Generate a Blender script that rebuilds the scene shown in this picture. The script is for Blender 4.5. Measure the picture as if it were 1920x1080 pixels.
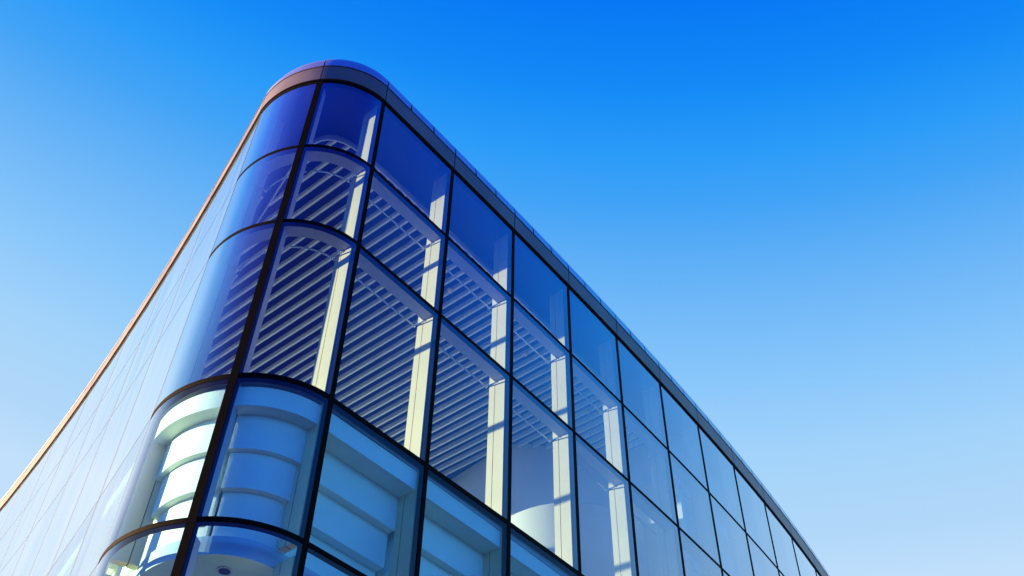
import bpy, bmesh, math
import numpy as np
from mathutils import Matrix, Vector

for o in list(bpy.data.objects):
    bpy.data.objects.remove(o)
SC = bpy.context.scene
COL = SC.collection
W = 1.5            # metres per facade module
EYE = 1.6          # camera height

# ------------------------------------------------------------------ fitted survey numbers
P = [1.86332, 0.88141, 0.82505, 0.0144, -3.26732, -4.32268, 0.0, 8.31669, 7.25435, 6.20139, 4.55298, 3.40046, 0.77918, 1.88851, 0.8938, 0.00588, 0.00077, 1.24803, -0.01364, -0.57231, 0.32947, -0.66738, 1.08798, 0.0, 0.0, 0.02868, 0.00279, -0.01076, -0.00124, 0.00138, 0.00558, 0.00448, 0.00471, -0.0067, 0.00651, 0.00526, 0.00154, -0.0068, -0.01166, -0.00355, -0.00846, 0.01789, 0.01481, 0.00225, -0.00595, 0.00579, 0.00455, -0.00148]
YAW, PITCH, ROLL = P[1], P[2], P[3]
LV = list(P[7:12])                      # transom levels T0..T4 above the eye, in modules
LEAN = P[25:38]
B1, B2 = P[38:43], P[43:48]
PHI, KL, WL = P[13], P[18], P[17]
K0, K1 = P[15], P[16]
PC = np.array(P[19:21]); PL = np.array(P[21:23])
NR, NLft = 14, 12                       # bays on the right and on the left facade
LV += [2.25, 1.1, -0.05]
BASE = -EYE / W

# ------------------------------------------------------------------ camera
cd = bpy.data.cameras.new('camera'); cam = bpy.data.objects.new('camera', cd); COL.objects.link(cam)
SC.camera = cam
def rot(a, b, c):
    ca, sa, cb, sb, cc, s2 = math.cos(a), math.sin(a), math.cos(b), math.sin(b), math.cos(c), math.sin(c)
    f = np.array([sa*cb, ca*cb, sb]); r = np.array([ca, -sa, 0.]); u = np.cross(r, f)
    return cc*r+s2*u, -s2*r+cc*u, f
R_, U_, F_ = rot(YAW, PITCH, ROLL)
cp = np.array([P[4]*W, P[5]*W, EYE])
cam.matrix_world = Matrix([[R_[i], U_[i], -F_[i], cp[i]] for i in range(3)] + [[0, 0, 0, 1]])
cd.sensor_width = 36; cd.lens = P[0]*1000/1920*36
cd.clip_start = .05; cd.clip_end = 6000

# ------------------------------------------------------------------ sky, sun, exposure
SUN_AZ, SUN_EL = math.radians(53.9), math.radians(9.8)
sdir = Vector((-math.cos(SUN_AZ)*math.cos(SUN_EL), math.sin(SUN_AZ)*math.cos(SUN_EL), math.sin(SUN_EL)))
EXPO = 2.5
SC.view_settings.view_transform = 'Standard'; SC.view_settings.look = 'None'
SC.view_settings.gamma = 1; SC.view_settings.exposure = EXPO
world = bpy.data.worlds.new('World'); SC.world = world; world.use_nodes = True
nt = world.node_tree; N = nt.nodes; L = nt.links
bg = N['Background']
sky = N.new('ShaderNodeTexSky'); sky.sky_type = 'NISHITA'; sky.sun_disc = False
sky.sun_elevation = SUN_EL; sky.sun_rotation = math.atan2(sdir.x, sdir.y)
sep = N.new('ShaderNodeSeparateColor'); L.new(sky.outputs[0], sep.inputs[0])
SKYLO, SKYHI = -.4, 1.6
# clear-air whitening: Nishita brightness plus a slow change of clearness across the sky
wtc = N.new('ShaderNodeTexCoord'); dot = N.new('ShaderNodeVectorMath'); dot.operation = 'DOT_PRODUCT'
L.new(wtc.outputs['Generated'], dot.inputs[0]); dot.inputs[1].default_value = (.4691, .4460, -.9721)
ma = N.new('ShaderNodeMath'); ma.operation = 'MULTIPLY_ADD'; L.new(sep.outputs[2], ma.inputs[0])
ma.inputs[1].default_value = .2038; L.new(dot.outputs['Value'], ma.inputs[2])
mr = N.new('ShaderNodeMapRange'); mr.inputs[1].default_value = SKYLO-.3569; mr.inputs[2].default_value = SKYHI-.3569
L.new(ma.outputs[0], mr.inputs[0])
ramp = N.new('ShaderNodeValToRGB'); L.new(mr.outputs[0], ramp.inputs[0])
def lin(c):
    return [((v/255+.055)/1.055)**2.4 if v > 10 else v/255/12.92 for v in c] + [1]
STOPS = [(-.4, (0, 58, 210)), (-.12, (0, 92, 232)), (.025, (8, 120, 245)), (.12, (19, 139, 247)), (.2, (44, 156, 249)), (.26, (66, 163, 246)),
         (.35, (100, 178, 247)), (.5, (139, 200, 251)), (.6, (163, 211, 250)), (.72, (178, 216, 249)), (.8, (194, 224, 252)), (1.0, (192, 224, 252)), (1.3, (165, 210, 250)), (1.6, (150, 200, 248))]
el = ramp.color_ramp.elements
while len(el) > 1: el.remove(el[0])
for i, (t, c) in enumerate(STOPS):
    q = (t-SKYLO)/(SKYHI-SKYLO)
    e = el[0] if i == 0 else el.new(q)
    e.position = q; e.color = lin(c)
vm = N.new('ShaderNodeVectorMath'); vm.operation = 'SCALE'; L.new(ramp.outputs[0], vm.inputs[0])
vm.inputs['Scale'].default_value = 10.0/2**EXPO
# added boost: low sky made brighter and bluer to lift the shaded interior
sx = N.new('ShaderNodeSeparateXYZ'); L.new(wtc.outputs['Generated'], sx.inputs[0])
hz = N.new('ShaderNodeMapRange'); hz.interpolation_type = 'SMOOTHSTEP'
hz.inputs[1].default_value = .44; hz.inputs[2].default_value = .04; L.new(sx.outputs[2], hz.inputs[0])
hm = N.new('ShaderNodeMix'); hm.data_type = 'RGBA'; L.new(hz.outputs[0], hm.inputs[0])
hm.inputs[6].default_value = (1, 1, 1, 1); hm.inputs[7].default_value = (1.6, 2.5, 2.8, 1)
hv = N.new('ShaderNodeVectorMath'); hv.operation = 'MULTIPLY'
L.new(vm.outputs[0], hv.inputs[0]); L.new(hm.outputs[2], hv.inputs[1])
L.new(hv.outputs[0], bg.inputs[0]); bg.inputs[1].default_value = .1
sl = bpy.data.lights.new('sun', 'SUN'); so = bpy.data.objects.new('sun', sl); COL.objects.link(so)
sl.energy = 5.0; sl.angle = math.radians(.5); sl.color = (1, .57, .25)
so.rotation_euler = sdir.to_track_quat('Z', 'Y').to_euler(); so.location = (-30, 10, 30)
SC.cycles.use_denoising = True
SC.cycles.max_bounces = 12; SC.cycles.transparent_max_bounces = 16; SC.cycles.diffuse_bounces = 5
SC.cycles.caustics_reflective = False; SC.cycles.caustics_refractive = False

# ------------------------------------------------------------------ materials
def mat(name, col, rough=.6, metal=0., spec=.5, noise=0., nscale=4., bump=0., bscale=20.):
    m = bpy.data.materials.new(name); m.use_nodes = True
    nt = m.node_tree; b = nt.nodes['Principled BSDF']
    b.inputs['Base Color'].default_value = (*col, 1); b.inputs['Roughness'].default_value = rough
    b.inputs['Metallic'].default_value = metal; b.inputs['Specular IOR Level'].default_value = spec
    tc = nt.nodes.new('ShaderNodeTexCoord')
    if noise:
        n = nt.nodes.new('ShaderNodeTexNoise'); n.inputs['Scale'].default_value = nscale
        n.inputs['Detail'].default_value = 5
        nt.links.new(tc.outputs['Object'], n.inputs['Vector'])
        r = nt.nodes.new('ShaderNodeValToRGB')
        r.color_ramp.elements[0].position = .3; r.color_ramp.elements[1].position = .7
        r.color_ramp.elements[0].color = (*[v*(1-noise) for v in col], 1)
        r.color_ramp.elements[1].color = (*[min(1, v*(1+noise)) for v in col], 1)
        nt.links.new(n.outputs[0], r.inputs[0]); nt.links.new(r.outputs[0], b.inputs['Base Color'])
        mm = nt.nodes.new('ShaderNodeMapRange'); mm.inputs[3].default_value = rough*.85; mm.inputs[4].default_value = min(1, rough*1.2)
        nt.links.new(n.outputs[0], mm.inputs[0]); nt.links.new(mm.outputs[0], b.inputs['Roughness'])
    if bump:
        n2 = nt.nodes.new('ShaderNodeTexNoise'); n2.inputs['Scale'].default_value = bscale
        nt.links.new(tc.outputs['Object'], n2.inputs['Vector'])
        bp = nt.nodes.new('ShaderNodeBump'); bp.inputs['Strength'].default_value = bump; bp.inputs['Distance'].default_value = .02
        nt.links.new(n2.outputs[0], bp.inputs['Height']); nt.links.new(bp.outputs[0], b.inputs['Normal'])
    return m
def glass(name, tint, ior, wave, wscale, f0=.38, f1=.88, veil=1.):
    m = bpy.data.materials.new(name); m.use_nodes = True
    nt = m.node_tree; nt.nodes.remove(nt.nodes['Principled BSDF']); out = nt.nodes['Material Output']
    tr = nt.nodes.new('ShaderNodeBsdfTransparent'); tr.inputs[0].default_value = (*tint, 1)
    gl = nt.nodes.new('ShaderNodeBsdfGlossy'); gl.inputs['Roughness'].default_value = .0; 
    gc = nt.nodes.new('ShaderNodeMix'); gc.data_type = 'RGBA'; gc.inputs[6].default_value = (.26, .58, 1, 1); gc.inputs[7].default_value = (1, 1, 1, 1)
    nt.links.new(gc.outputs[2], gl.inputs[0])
    lw = nt.nodes.new('ShaderNodeLayerWeight'); lw.inputs['Blend'].default_value = .5
    pw = nt.nodes.new('ShaderNodeMapRange'); pw.interpolation_type = 'SMOOTHSTEP'; pw.inputs[1].default_value = f0; pw.inputs[2].default_value = f1
    nt.links.new(lw.outputs['Facing'], pw.inputs[0])
    fr = nt.nodes.new('ShaderNodeMath'); fr.operation = 'MULTIPLY_ADD'
    fr.inputs[1].default_value = 1-ior; fr.inputs[2].default_value = ior
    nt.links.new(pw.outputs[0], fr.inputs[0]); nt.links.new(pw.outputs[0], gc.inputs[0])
    oi = nt.nodes.new('ShaderNodeObjectInfo'); rv = nt.nodes.new('ShaderNodeMapRange')
    rv.inputs[3].default_value = ior*.8; rv.inputs[4].default_value = ior*1.35
    nt.links.new(oi.outputs['Random'], rv.inputs[0]); nt.links.new(rv.outputs[0], fr.inputs[2])
    mx = nt.nodes.new('ShaderNodeMixShader')
    tc = nt.nodes.new('ShaderNodeTexCoord'); n = nt.nodes.new('ShaderNodeTexNoise')
    n.inputs['Scale'].default_value = wscale; n.inputs['Detail'].default_value = 1.5
    mp = nt.nodes.new('ShaderNodeMapping'); mp.inputs['Scale'].default_value = (1, 1, .45)
    nt.links.new(tc.outputs['Object'], mp.inputs[0]); nt.links.new(mp.outputs[0], n.inputs['Vector'])
    bp = nt.nodes.new('ShaderNodeBump'); bp.inputs['Strength'].default_value = wave; bp.inputs['Distance'].default_value = .02
    nt.links.new(n.outputs[0], bp.inputs['Height']); nt.links.new(bp.outputs[0], gl.inputs['Normal'])
    nt.links.new(fr.outputs[0], mx.inputs[0]); nt.links.new(tr.outputs[0], mx.inputs[1]); nt.links.new(gl.outputs[0], mx.inputs[2])
    # pale streaky veil standing in for bright reflections, denser at a grazing angle
    df = nt.nodes.new('ShaderNodeBsdfDiffuse'); df.inputs[0].default_value = (.66, .80, .85, 1)
    n3 = nt.nodes.new('ShaderNodeTexNoise'); n3.inputs['Scale'].default_value = 5; n3.inputs['Detail'].default_value = 6
    m3 = nt.nodes.new('ShaderNodeMapping'); m3.inputs['Scale'].default_value = (1, 1, .07)
    nt.links.new(tc.outputs['Object'], m3.inputs[0]); nt.links.new(m3.outputs[0], n3.inputs['Vector'])
    r3 = nt.nodes.new('ShaderNodeMapRange'); r3.inputs[1].default_value = .35; r3.inputs[2].default_value = .7
    r3.inputs[3].default_value = .009*veil; r3.inputs[4].default_value = .018*veil
    nt.links.new(n3.outputs[0], r3.inputs[0])
    g3 = nt.nodes.new('ShaderNodeMath'); g3.operation = 'MULTIPLY_ADD'; g3.inputs[1].default_value = 2.2; g3.inputs[2].default_value = 1
    nt.links.new(pw.outputs[0], g3.inputs[0])
    k3 = nt.nodes.new('ShaderNodeMath'); k3.operation = 'MULTIPLY'
    nt.links.new(r3.outputs[0], k3.inputs[0]); nt.links.new(g3.outputs[0], k3.inputs[1])
    m4 = nt.nodes.new('ShaderNodeMixShader'); nt.links.new(k3.outputs[0], m4.inputs[0])
    nt.links.new(mx.outputs[0], m4.inputs[1]); nt.links.new(df.outputs[0], m4.inputs[2])
    nt.links.new(m4.outputs[0], out.inputs[0])
    return m
M = dict(
    glass=glass('clear_glass', (.45, .68, .95), .07, .10, .9),
    lglass=glass('blue_green_glass', (.60, .88, 1.0), .06, .10, .9, .50, .97),
    cglass=glass('curved_glass', (.45, .68, .95), .07, .25, 1.3, .30, .80, veil=.6),
    frame=mat('black_frame', (.0025, .0025, .003), .6, 0, spec=.03, noise=.2),
    bronze=mat('bronze_fascia', (.135, .12, .13), .36, .3, noise=.22, nscale=1.2, bump=.08, bscale=3),
    silver=mat('silver_coping', (.62, .66, .74), .30, .9, noise=.08, nscale=2, bump=.05, bscale=4),
    joint=mat('dark_joint', (.01, .01, .012), .7),
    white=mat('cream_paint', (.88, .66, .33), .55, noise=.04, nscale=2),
    beam=mat('beam_shade_tone', (.42, .44, .56), .5, noise=.04),  # white beams, with their bluish shade mixed into the base colour
    wall=mat('white_plaster', (.84, .92, .84), .8, noise=.05, nscale=1.5, bump=.1, bscale=40),
    slat=mat('slat_white', (.90, .90, .88), .5, noise=.06, nscale=3),
    dark=mat('plenum_dark', (.02, .025, .06), .9),
    soffit=mat('soffit_shade_blue', (.012, .028, .24), .8, noise=.1),  # deep blue of the shaded void put into the colour
    floor=mat('stone_floor', (.38, .43, .50), .9, noise=.1),
    gasket=mat('slate_gasket', (.03, .05, .10), .35),
    ceil=mat('pale_blue_ceiling', (.42, .60, .74), .7, noise=.04),
    drum=mat('cream_plaster', (.92, .80, .56), .8, noise=.05, nscale=1.5),
    drum2=mat('warm_plaster', (.88, .86, .74), .8, noise=.05, nscale=1.5),
    steel=mat('steel_rod', (.6, .62, .65), .25, .9),
    roof=mat('roof_gravel', (.35, .34, .32), .9, noise=.3, nscale=30),
    pave=mat('asphalt', (.055, .055, .06), .85, noise=.25, nscale=.8, bump=.2, bscale=30),
)

# ------------------------------------------------------------------ plan of the glass skin (modules)
def _mull(s):
    n = 40; ds = s/n; x = y = 0.
    for i in range(n):
        t = (i+.5)*ds; th = K0*t+K1*t*t; x += math.cos(th)*ds; y += math.sin(th)*ds
    th = K0*s+K1*s*s
    return np.array([x, y]), np.array([math.cos(th), math.sin(th)])
HC = math.radians(121)
TL = np.array([math.cos(PHI), -math.sin(PHI)]); TC = np.array([-math.cos(HC), -math.sin(HC)]); TM = np.array([1., 0.])
def _herm(a, ta, b, tb, f):
    m = np.linalg.norm(b-a)*1.06; ta = ta*m; tb = tb*m
    h = (2*f**3-3*f**2+1)*a+(f**3-2*f**2+f)*ta+(-2*f**3+3*f**2)*b+(f**3-f**2)*tb
    d = (6*f*f-6*f)*a+(3*f*f-4*f+1)*ta+(-6*f*f+6*f)*b+(3*f*f-2*f)*tb
    return h, d/np.linalg.norm(d)
_memo = {}
def plan(u):
    k = round(u, 5)
    if k in _memo: return _memo[k]
    if u >= 0: r = _mull(u)
    elif u >= -1: r = _herm(PC, TC, np.zeros(2), TM, u+1)
    elif u >= -2: r = _herm(PL, TL, PC, TC, u+2)
    else:
        s = (-2-u)*WL; n = 24; x = PL.copy(); ds = s/n
        for i in range(n):
            th = PHI+KL*(i+.5)*ds; x = x+ds*np.array([-math.cos(th), math.sin(th)])
        th = PHI+KL*s
        r = (x, np.array([math.cos(th), -math.sin(th)]))
    _memo[k] = r
    return r
def lean(u):
    return float(np.interp(u, [-3]+list(range(-2, 11))+[11], [0]+list(LEAN)+[0]))
def warp(u, z):
    m = min(max(u, -1), 11)
    dz = [B1[i]*m+B2[i]*.1*m*m for i in range(5)]
    return float(np.interp(z, LV[4::-1], dz[::-1]))
def S(u, z, d=0., a=0.):
    """point of the skin: column u, height z, d inward, a along the facade; metres"""
    q, t = plan(u); n = np.array([-t[1], t[0]])
    k = lean(u)*(max(z, 3.)-6)
    xy = q+t*(k+a)+n*d
    return ((xy[0])*W, (xy[1])*W, (z+warp(u, z))*W+EYE)

# ------------------------------------------------------------------ mesh helpers
class MB:
    def __init__(s): s.v = []; s.f = []; s.mi = []
    def grid(s, rows, closed=False, caps=False, mi=0):
        """rows: list of equal length point lists; faces between successive rows"""
        o = len(s.v); m = len(rows[0])
        for r in rows: s.v += r
        for i in range(len(rows)-1):
            for j in range(m if closed else m-1):
                j2 = (j+1) % m
                s.f.append((o+i*m+j, o+i*m+j2, o+(i+1)*m+j2, o+(i+1)*m+j)); s.mi.append(mi)
        if caps:
            s.f.append(tuple(o+j for j in range(m))[::-1]); s.mi.append(mi)
            s.f.append(tuple(o+(len(rows)-1)*m+j for j in range(m))); s.mi.append(mi)
    def box(s, x0, x1, y0, y1, z0, z1, mi=0):
        s.grid([[(x0, y0, z), (x1, y0, z), (x1, y1, z), (x0, y1, z)] for z in (z0, z1)], True, True, mi)
    def build(s, name, mats, parent=None, smooth=False, label=None, bevel=0):
        me = bpy.data.meshes.new(name); me.from_pydata(s.v, [], s.f)
        mats = mats if isinstance(mats, (list, tuple)) else [mats]
        for m in mats: me.materials.append(m)
        me.polygons.foreach_set('material_index', s.mi)
        bm = bmesh.new(); bm.from_mesh(me); bmesh.ops.recalc_face_normals(bm, faces=bm.faces)
        bm.to_mesh(me); bm.free()
        if smooth:
            me.polygons.foreach_set('use_smooth', [True]*len(me.polygons))
            me.set_sharp_from_angle(angle=math.radians(35))
        ob = bpy.data.objects.new(name, me); COL.objects.link(ob)
        if parent: ob.parent = parent
        if label: ob['label'] = label
        return ob
def segs(u0, u1):
    n = 16 if (u0 < 0 and u1 <= 0 and u0 >= -2) else 2
    return [u0+(u1-u0)*i/n for i in range(n+1)]
def sweep(b, prof, us, mi=0):
    b.grid([[S(u, z, d) for d, z in prof] for u in us], True, True, mi)
def us_run(u0, u1):
    r = []
    u = u0
    while u < u1-1e-6:
        r += segs(u, u+1)[:-1]; u += 1
    return r+[u1]
def rect(d0, d1, z0, z1): return [(d0, z0), (d1, z0), (d1, z1), (d0, z1)]
def vert(b, u, a0, a1, d0, d1, z0, z1, mi=0, n=6):
    zs = [z0+(z1-z0)*i/n for i in range(n+1)]
    b.grid([[S(u, z, d0, a0), S(u, z, d0, a1), S(u, z, d1, a1), S(u, z, d1, a0)] for z in zs], True, True, mi)

# ------------------------------------------------------------------ ground
g = MB(); g.grid([[(-3000, -3000, 0), (3000, -3000, 0)], [(-3000, 3000, 0), (3000, 3000, 0)]])
ground = g.build('ground', M['pave']); ground['kind'] = 'structure'

# ------------------------------------------------------------------ the building
bld = bpy.data.objects.new('glass_building', None); COL.objects.link(bld)
bld['label'] = 'glass office building with a rounded corner, black window grid and silver rounded roof edge'
bld['category'] = 'building'
ALLU = list(range(-2-NLft, NR+1))
Z0 = LV[0]
NLV = len(LV)
FT = Z0+.262        # top of bronze fascia
CT = FT+.15         # top of coping

# glass panes: those in view are parts of their own, the others one part
inview = []
rest = MB()
rows_z = [(LV[i+1]+.018, LV[i]-.018) for i in range(NLV-1)] + [(BASE+.03, LV[-1]-.018)]
for ui in ALLU[:-1]:
    for ri, (za, zb) in enumerate(rows_z):
        za -= .010 if ri < NLV-1 else 0; zb += .010
        us = segs(ui, ui+1)
        cur = -2 <= ui < 0
        eps = .006
        us[0] += eps; us[-1] -= eps
        b = MB()
        zs = [za+(zb-za)*k/3 for k in range(4)]
        rows = [[S(u, z, 0) for z in zs] for u in us]
        vis = (ri <= 4 and -2 <= ui <= 9) or (ri <= 4 and -9 <= ui < -2 and ri <= 4)
        if vis:
            b.grid(rows); b.build('glass_pane', M['lglass'] if ri >= 3 else M['cglass'] if cur else M['glass'], bld, smooth=cur)
            inview.append((ui, ri))
        else: rest.grid(rows)
ro = rest.build('glass_pane', M['glass'], bld); ro['kind'] = 'stuff'

# mullions and transoms
for u in ALLU:
    b = MB(); w = .030 if u == -1 else .021
    we = .011 if u <= -2 else w
    vert(b, u, -we, we, -.0008 if u <= -2 else -.004, .012, BASE, Z0+.02)
    vert(b, u, -w, w, .010, .05, BASE, Z0+.02, mi=1)
    b.build('mullion', [M['gasket'] if u <= -2 else M['frame'], M['frame']], bld)
for i, z in enumerate(LV):
    b = MB(); us = us_run(ALLU[0], ALLU[-1]); h = .022 if i in (0, 3) else .018
    sweep(b, rect(-.003, .012, z-h, z+h), [u for u in us if u >= -2])
    c = MB(); sweep(c, rect(-.0008, .0085, z-.0035, z+.0035), [u for u in us if u <= -2]); c.build('transom', M['gasket'], bld); sweep(b, rect(.011, .046, z-h, z+h), us)
    b.build('transom', M['frame'], bld, smooth=False)
b = MB(); sweep(b, rect(-.03, .05, BASE, BASE+.05), us_run(ALLU[0], ALLU[-1])); b.build('base_rail', M['frame'], bld)

# bronze fascia panels with joints at the mullions, dark reveal behind
JG = .006
for ui in ALLU[:-1]:
    us = segs(ui, ui+1); us[0] += JG; us[-1] -= JG
    b = MB(); sweep(b, rect(-.018, .02, Z0+.028, FT-.012), us)
    b.build('fascia_panel', M['bronze'], bld, smooth=True)
b = MB(); sweep(b, rect(-.004, .05, Z0+.022, FT+.04), us_run(ALLU[0], ALLU[-1]))
b.build('fascia_backing', M['joint'], bld)
# rounded silver coping, three pieces to a bay, one to each curved corner bay
def cop_prof():
    r = .42; pr = [(-.022, FT+.006)]
    for k in range(9):
        a = math.pi/2*k/8
        pr.append((-.022+r*(1-math.cos(a)), FT+.012+r*math.sin(a)))
    pr += [(.50, FT+.432), (.50, FT+.006)]
    return pr
CP = cop_prof()
for ui in ALLU[:-1]:
    nseg = 1 if -2 <= ui < 0 else 3
    for k in range(nseg):
        ua, ub = ui+k/nseg, ui+(k+1)/nseg
        us = segs(ua, ub) if nseg == 1 else [ua, ub]
        us[0] += .010; us[-1] -= .010
        b = MB(); sweep(b, CP, us)
        b.build('coping_piece', M['silver'], bld, smooth=True)
b = MB()
sweep(b, [(d+.012 if i < 11 else d-.01, z-(.0 if i == 0 else .008)) for i, (d, z) in enumerate(CP)], us_run(ALLU[0], ALLU[-1]))
b.build('coping_backing', M['joint'], bld)

# columns behind every mullion: white fin, dark slot, narrow rear fin
SL = [(.05, .163), (.176, .235)]
FLR = LV[3]+.05
for u in ALLU:
    for (za, zb, kind) in ((FLR, Z0-.03, 'u'), (LV[4]+.03, LV[3]-.03, 'l'), (BASE, LV[4]-.08, 'g')):
        b = MB(); hw = .03
        vert(b, u, -hw, hw, .052, .163 if u != -1 else .125, za, zb)
        if u != -1:
            vert(b, u, -hw, hw, .171, .235, za, zb)
            vert(b, u, -hw*.6, hw*.6, .163, .171, za, zb, mi=1)
        b.build('column', [M['white'] if u != -1 else M['beam'], M['joint']], bld)  # corner column gets the bluish beam tone to stand for its shaded side

# beams behind the transoms and the tie rods with their brackets (upper storey)
for lv in (1, 2):
    z = LV[lv]
    for ui in ALLU[:-1]:
        us = segs(ui, ui+1); us[0] += .03; us[-1] -= .03
        b = MB(); sweep(b, rect(.052, .163, z-.006, z+.03), us); b.build('beam', M['beam'], bld, smooth=False)
        b = MB()
        us = segs(ui, ui+1); us[0] += .045; us[-1] -= .045
        zr, dr, r = z-.02, .262, .0085
        b.grid([[S(u, zr+r*math.sin(a), dr+r*math.cos(a)) for a in [k*math.pi/3 for k in range(6)]] for u in us], True, True)
        rod = b.build('tie_rod', M['steel'], bld, smooth=True)
        for uu, sg in ((ui, 1), (ui+1, -1)):
            if uu == -1: continue
            b = MB(); da = .045*sg
            cx = Vector(S(uu, zr, dr, da))
            t = plan(uu)[1]; T3 = Vector((t[0], t[1], 0)); N3 = Vector((-t[1], t[0], 0)); Z3 = Vector((0, 0, 1))
            def ring(c, e1, e2, r): return [tuple(c+e1*r*math.cos(k*math.pi/5)+e2*r*math.sin(k*math.pi/5)) for k in range(10)]
            # ball end
            b.grid([ring(cx+T3*(.022*math.cos(q)), N3, Z3, max(.001, .022*math.sin(q))) for q in [math.pi*k/6 for k in range(7)]], True, True)
            # arm back to the column face
            ca = Vector(S(uu, zr+.01, .15, .03*sg))
            ax = (cx-ca).normalized(); e1 = ax.cross(Z3).normalized(); e2 = ax.cross(e1)
            b.grid([ring(ca, e1, e2, .009), ring(cx, e1, e2, .009)], True, True)
            b.grid([ring(ca-T3*0.0, N3, Z3, .022), ring(ca+T3*(.012*sg), N3, Z3, .022)], True, True)
            k = b.build('rod_bracket', M['steel'], rod, smooth=True)

# ------------------------------------------------------------------ floors, ceilings, roof
back_r = plan(NR)[0]; back_l = plan(-2-NLft)[0]
def slab(name, z0, z1, d, m, kind=None, hole=None):
    us = us_run(ALLU[0], ALLU[-1])
    pts = []
    for u in us:
        x, y, _ = S(u, 6, d); pts.append((x, y))
    b = MB()
    zz0, zz1 = z0*W+EYE, z1*W+EYE
    b.grid([[(x, y, zz0) for x, y in pts], [(x, y, zz1) for x, y in pts]], True, True)
    return b.build(name, m, bld)
slab('roof_slab', Z0+.03, Z0+.24, .055, [M['soffit']])
slab('floor_slab', LV[3]-.03, LV[3]+.045, .055, [M['floor']])
slab('floor_slab', LV[5]-.02, LV[5]+.045, .24, [M['floor']])
slab('floor_slab', LV[4]-.10, LV[4]+.03, .24, [M['ceil']])
# slatted ceiling of the top storey
CZ = 8.25
def upper(z): return z*W+EYE
xs0 = .638
import itertools
wall_pts = [(5.15, 9.5), (4.95, 3.5), (4.83, 2.45), (4.92, 2.22), (5.1, 2.08), (5.45, 1.78), (5.75, 1.5), (5.95, 1.1), (6.0, .6)] + [tuple(np.array(S(u, 6, .30)[:2])/W) for u in (6.15, 7, 8, 9, 10, 11, 12, 13, 13.9)]
def left_limit(y):
    best = -9
    for k in range(0, 60):
        u = -2-k*.2; q = S(u, 6, .60)
        q2 = S(u-.2, 6, .60)
        if q[1]/W <= y <= q2[1]/W:
            f = (y-q[1]/W)/max(1e-6, (q2[1]-q[1])/W)
            return (q[0]+f*(q2[0]-q[0]))/W
    return -9
def _bez():
    a = np.array(S(.35, 6, .56)[:2])/W; b = np.array(S(-2.25, 6, .52)[:2])/W
    ta = plan(.35)[1]; tb = plan(-2.25)[1]
    A = np.array([ta, tb]).T; k = np.linalg.solve(A, b-a)      # a + ta*k0 = b - tb*k1
    c = a+ta*k[0]
    out = []
    for i in range(1, 16):
        t = i/16; p1 = a+(c-a)*.72; p2 = b+(c-b)*.72
        out.append(tuple((1-t)**3*a+3*(1-t)**2*t*p1+3*(1-t)*t*t*p2+t**3*b))
    return out[::-1]
EDGE = [tuple(np.array(S(u, 6, .52)[:2])/W) for u in us_run(-2-NLft, -2)[:-1] if u < -2.25]
EDGE += _bez()
EDGE += [tuple(np.array(S(u, 6, .56)[:2])/W) for u in [.35, .5]+us_run(1, NR)]
def inner_edge(x, d=.60):
    """smallest y on the offset skin curve at this x and the largest (left facade)"""
    pts = [(q[0]*W, q[1]*W) for q in EDGE]
    ys = []
    for a, c in zip(pts, pts[1:]):
        if (a[0]/W-x)*(c[0]/W-x) <= 0 and abs(a[0]-c[0]) > 1e-6:
            f = (x*W-a[0])/(c[0]-a[0]); ys.append((a[1]+f*(c[1]-a[1]))/W)
    return ys
for n in range(-8, 42):
    x = xs0+.133*n
    if x > 5.9: break
    ys = inner_edge(x)
    if not ys: continue
    y0 = min(ys); y1 = min(max(ys) if len(ys) > 1 else 9.0, 9.0)
    if x > 4.83: y1 = float(np.interp(x, [4.83, 4.92, 5.1, 5.45, 5.75, 5.95], [2.42, 2.2, 2.06, 1.76, 1.48, 1.08]))-.01
    if y1-y0 < .1: continue
    b = MB(); b.box((x-.012)*W, (x+.012)*W, y0*W, y1*W, upper(CZ), upper(CZ+.066))
    b.build('ceiling_slat', M['slat'], bld)
b = MB(); rr = []
for i, q in enumerate(EDGE):
    a = np.array(EDGE[max(i-1, 0)]); c = np.array(EDGE[min(i+1, len(EDGE)-1)]); t = (c-a)/np.linalg.norm(c-a)
    n = np.array([-t[1], t[0]])*-.012; q2 = (q[0]+n[0], q[1]+n[1])
    rr.append([(q[0]*W, q[1]*W, upper(CZ-.01)), (q[0]*W, q[1]*W, upper(CZ+.07)), (q2[0]*W, q2[1]*W, upper(CZ+.07)), (q2[0]*W, q2[1]*W, upper(CZ-.01))])
b.grid(rr, True, True)
b.build('ceiling_edge_trim', M['slat'], bld, smooth=True)
# smoke detectors
for (x, y) in ((3.54, 1.07), (4.87, 1.11), (2.2, 1.09)):
    b = MB(); c = Vector((x*W, y*W, upper(CZ)))
    prof = [(.055, 0), (.055, -.02), (.045, -.045), (.02, -.055), (.001, -.056)]
    b.grid([[(c.x+r*math.cos(a), c.y+r*math.sin(a), c.z+h) for a in [k*math.pi/8 for k in range(16)]] for r, h in prof], True, True)
    b.build('smoke_detector', M['white'], bld, smooth=True)
# inner walls of the top storey
b = MB()
o1 = [(x*W, y*W) for x, y in wall_pts]
pts2 = []
for i, (x, y) in enumerate(o1):
    a = Vector(o1[max(i-1, 0)]); c = Vector(o1[min(i+1, len(o1)-1)]); t = (c-a).normalized(); pts2.append((x-t.y*.2, y+t.x*.2))
zlo, zhi = upper(FLR), upper(Z0+.0)
for z0, z1 in ((zlo, zhi),):
    ring = [o1+pts2[::-1]]
    b.grid([[(x, y, z0) for x, y in ring[0]], [(x, y, z1) for x, y in ring[0]]], True, True)
b.build('inner_wall', M['drum2'], bld, smooth=True)
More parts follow.
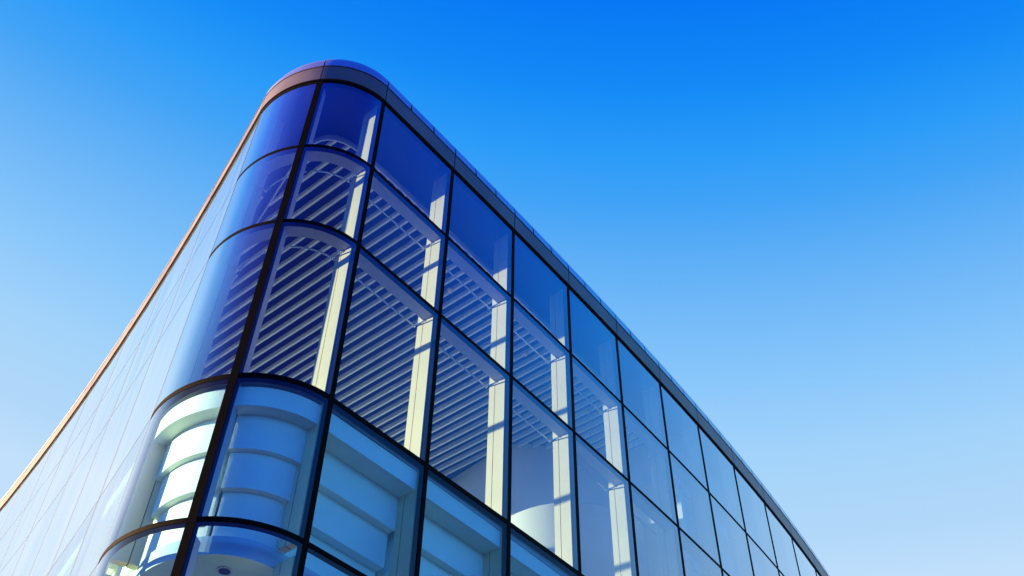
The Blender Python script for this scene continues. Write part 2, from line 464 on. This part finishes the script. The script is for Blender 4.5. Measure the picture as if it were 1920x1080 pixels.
# round drum and a partition standing inside the top storey
b = MB(); cx, cy, r = 5.52, 1.95, 1.06
b.grid([[((cx+q*math.cos(a))*W, (cy+q*math.sin(a))*W, upper(z)) for a in [k*math.pi/32 for k in range(64)]] for q, z in ((r, FLR), (r, 6.83), (r-.03, 6.86), (r-.12, 6.86))], True, True)
b.build('inner_drum', M['drum'], bld, smooth=True)
b = MB(); b.grid([[(5.62*W, .36*W, z), (5.70*W, .36*W, z), (5.70*W, 1.12*W, z), (5.62*W, 1.12*W, z)] for z in (upper(FLR), upper(7.42))], True, True)
b.build('partition', M['drum'], bld)
# lower storey: stepped white bulkhead following the glass
prof = [(.062, LV[3]-.05), (.062, 4.34), (.23, 4.34), (.23, 4.06), (.30, 4.06), (.30, 3.78), (.38, 3.78), (.38, LV[4]+.03), (.44, LV[4]+.03), (.44, LV[3]-.05)]
for ui in ALLU[:-1]:
    us = segs(ui, ui+1); us[0] += .032; us[-1] -= .032
    pf = [(d if d < .1 or ui < -2 or ui >= 0 else .06+(d-.06)*.62, z) for d, z in prof]
    b = MB(); sweep(b, pf, us); b.build('stepped_bulkhead', M['wall'], bld, smooth=True)
# storey below: round ceiling lights
for u in (-.75, .5, 1.5, 2.5, -1.6):
    q = S(u, 3.3, .42); b = MB(); zc = upper(LV[4]-.10)
    for r0, r1, h, mi in ((.075, .075, -.004, 0), (.055, .055, -.008, 1)):
        b.grid([[(q[0]+r*math.cos(a), q[1]+r*math.sin(a), z) for a in [k*math.pi/10 for k in range(20)]] for r, z in ((r0, zc+.004+h), (r1, zc+h-.006))], True, True, mi)
    b.build('downlight', [M['beam'], M['dark']], bld)
# closing back wall
b = MB(); a = S(NR, 6, .2); c = S(-2-NLft, 6, .2)
dx, dy = c[0]-a[0], c[1]-a[1]; ln = math.hypot(dx, dy); nx, ny = -dy/ln*.3, dx/ln*.3
b.grid([[(a[0], a[1], z), (c[0], c[1], z), (c[0]+nx, c[1]+ny, z), (a[0]+nx, a[1]+ny, z)] for z in (.01, upper(Z0+.2))], True, True)
b.build('rear_wall', M['wall'], bld)
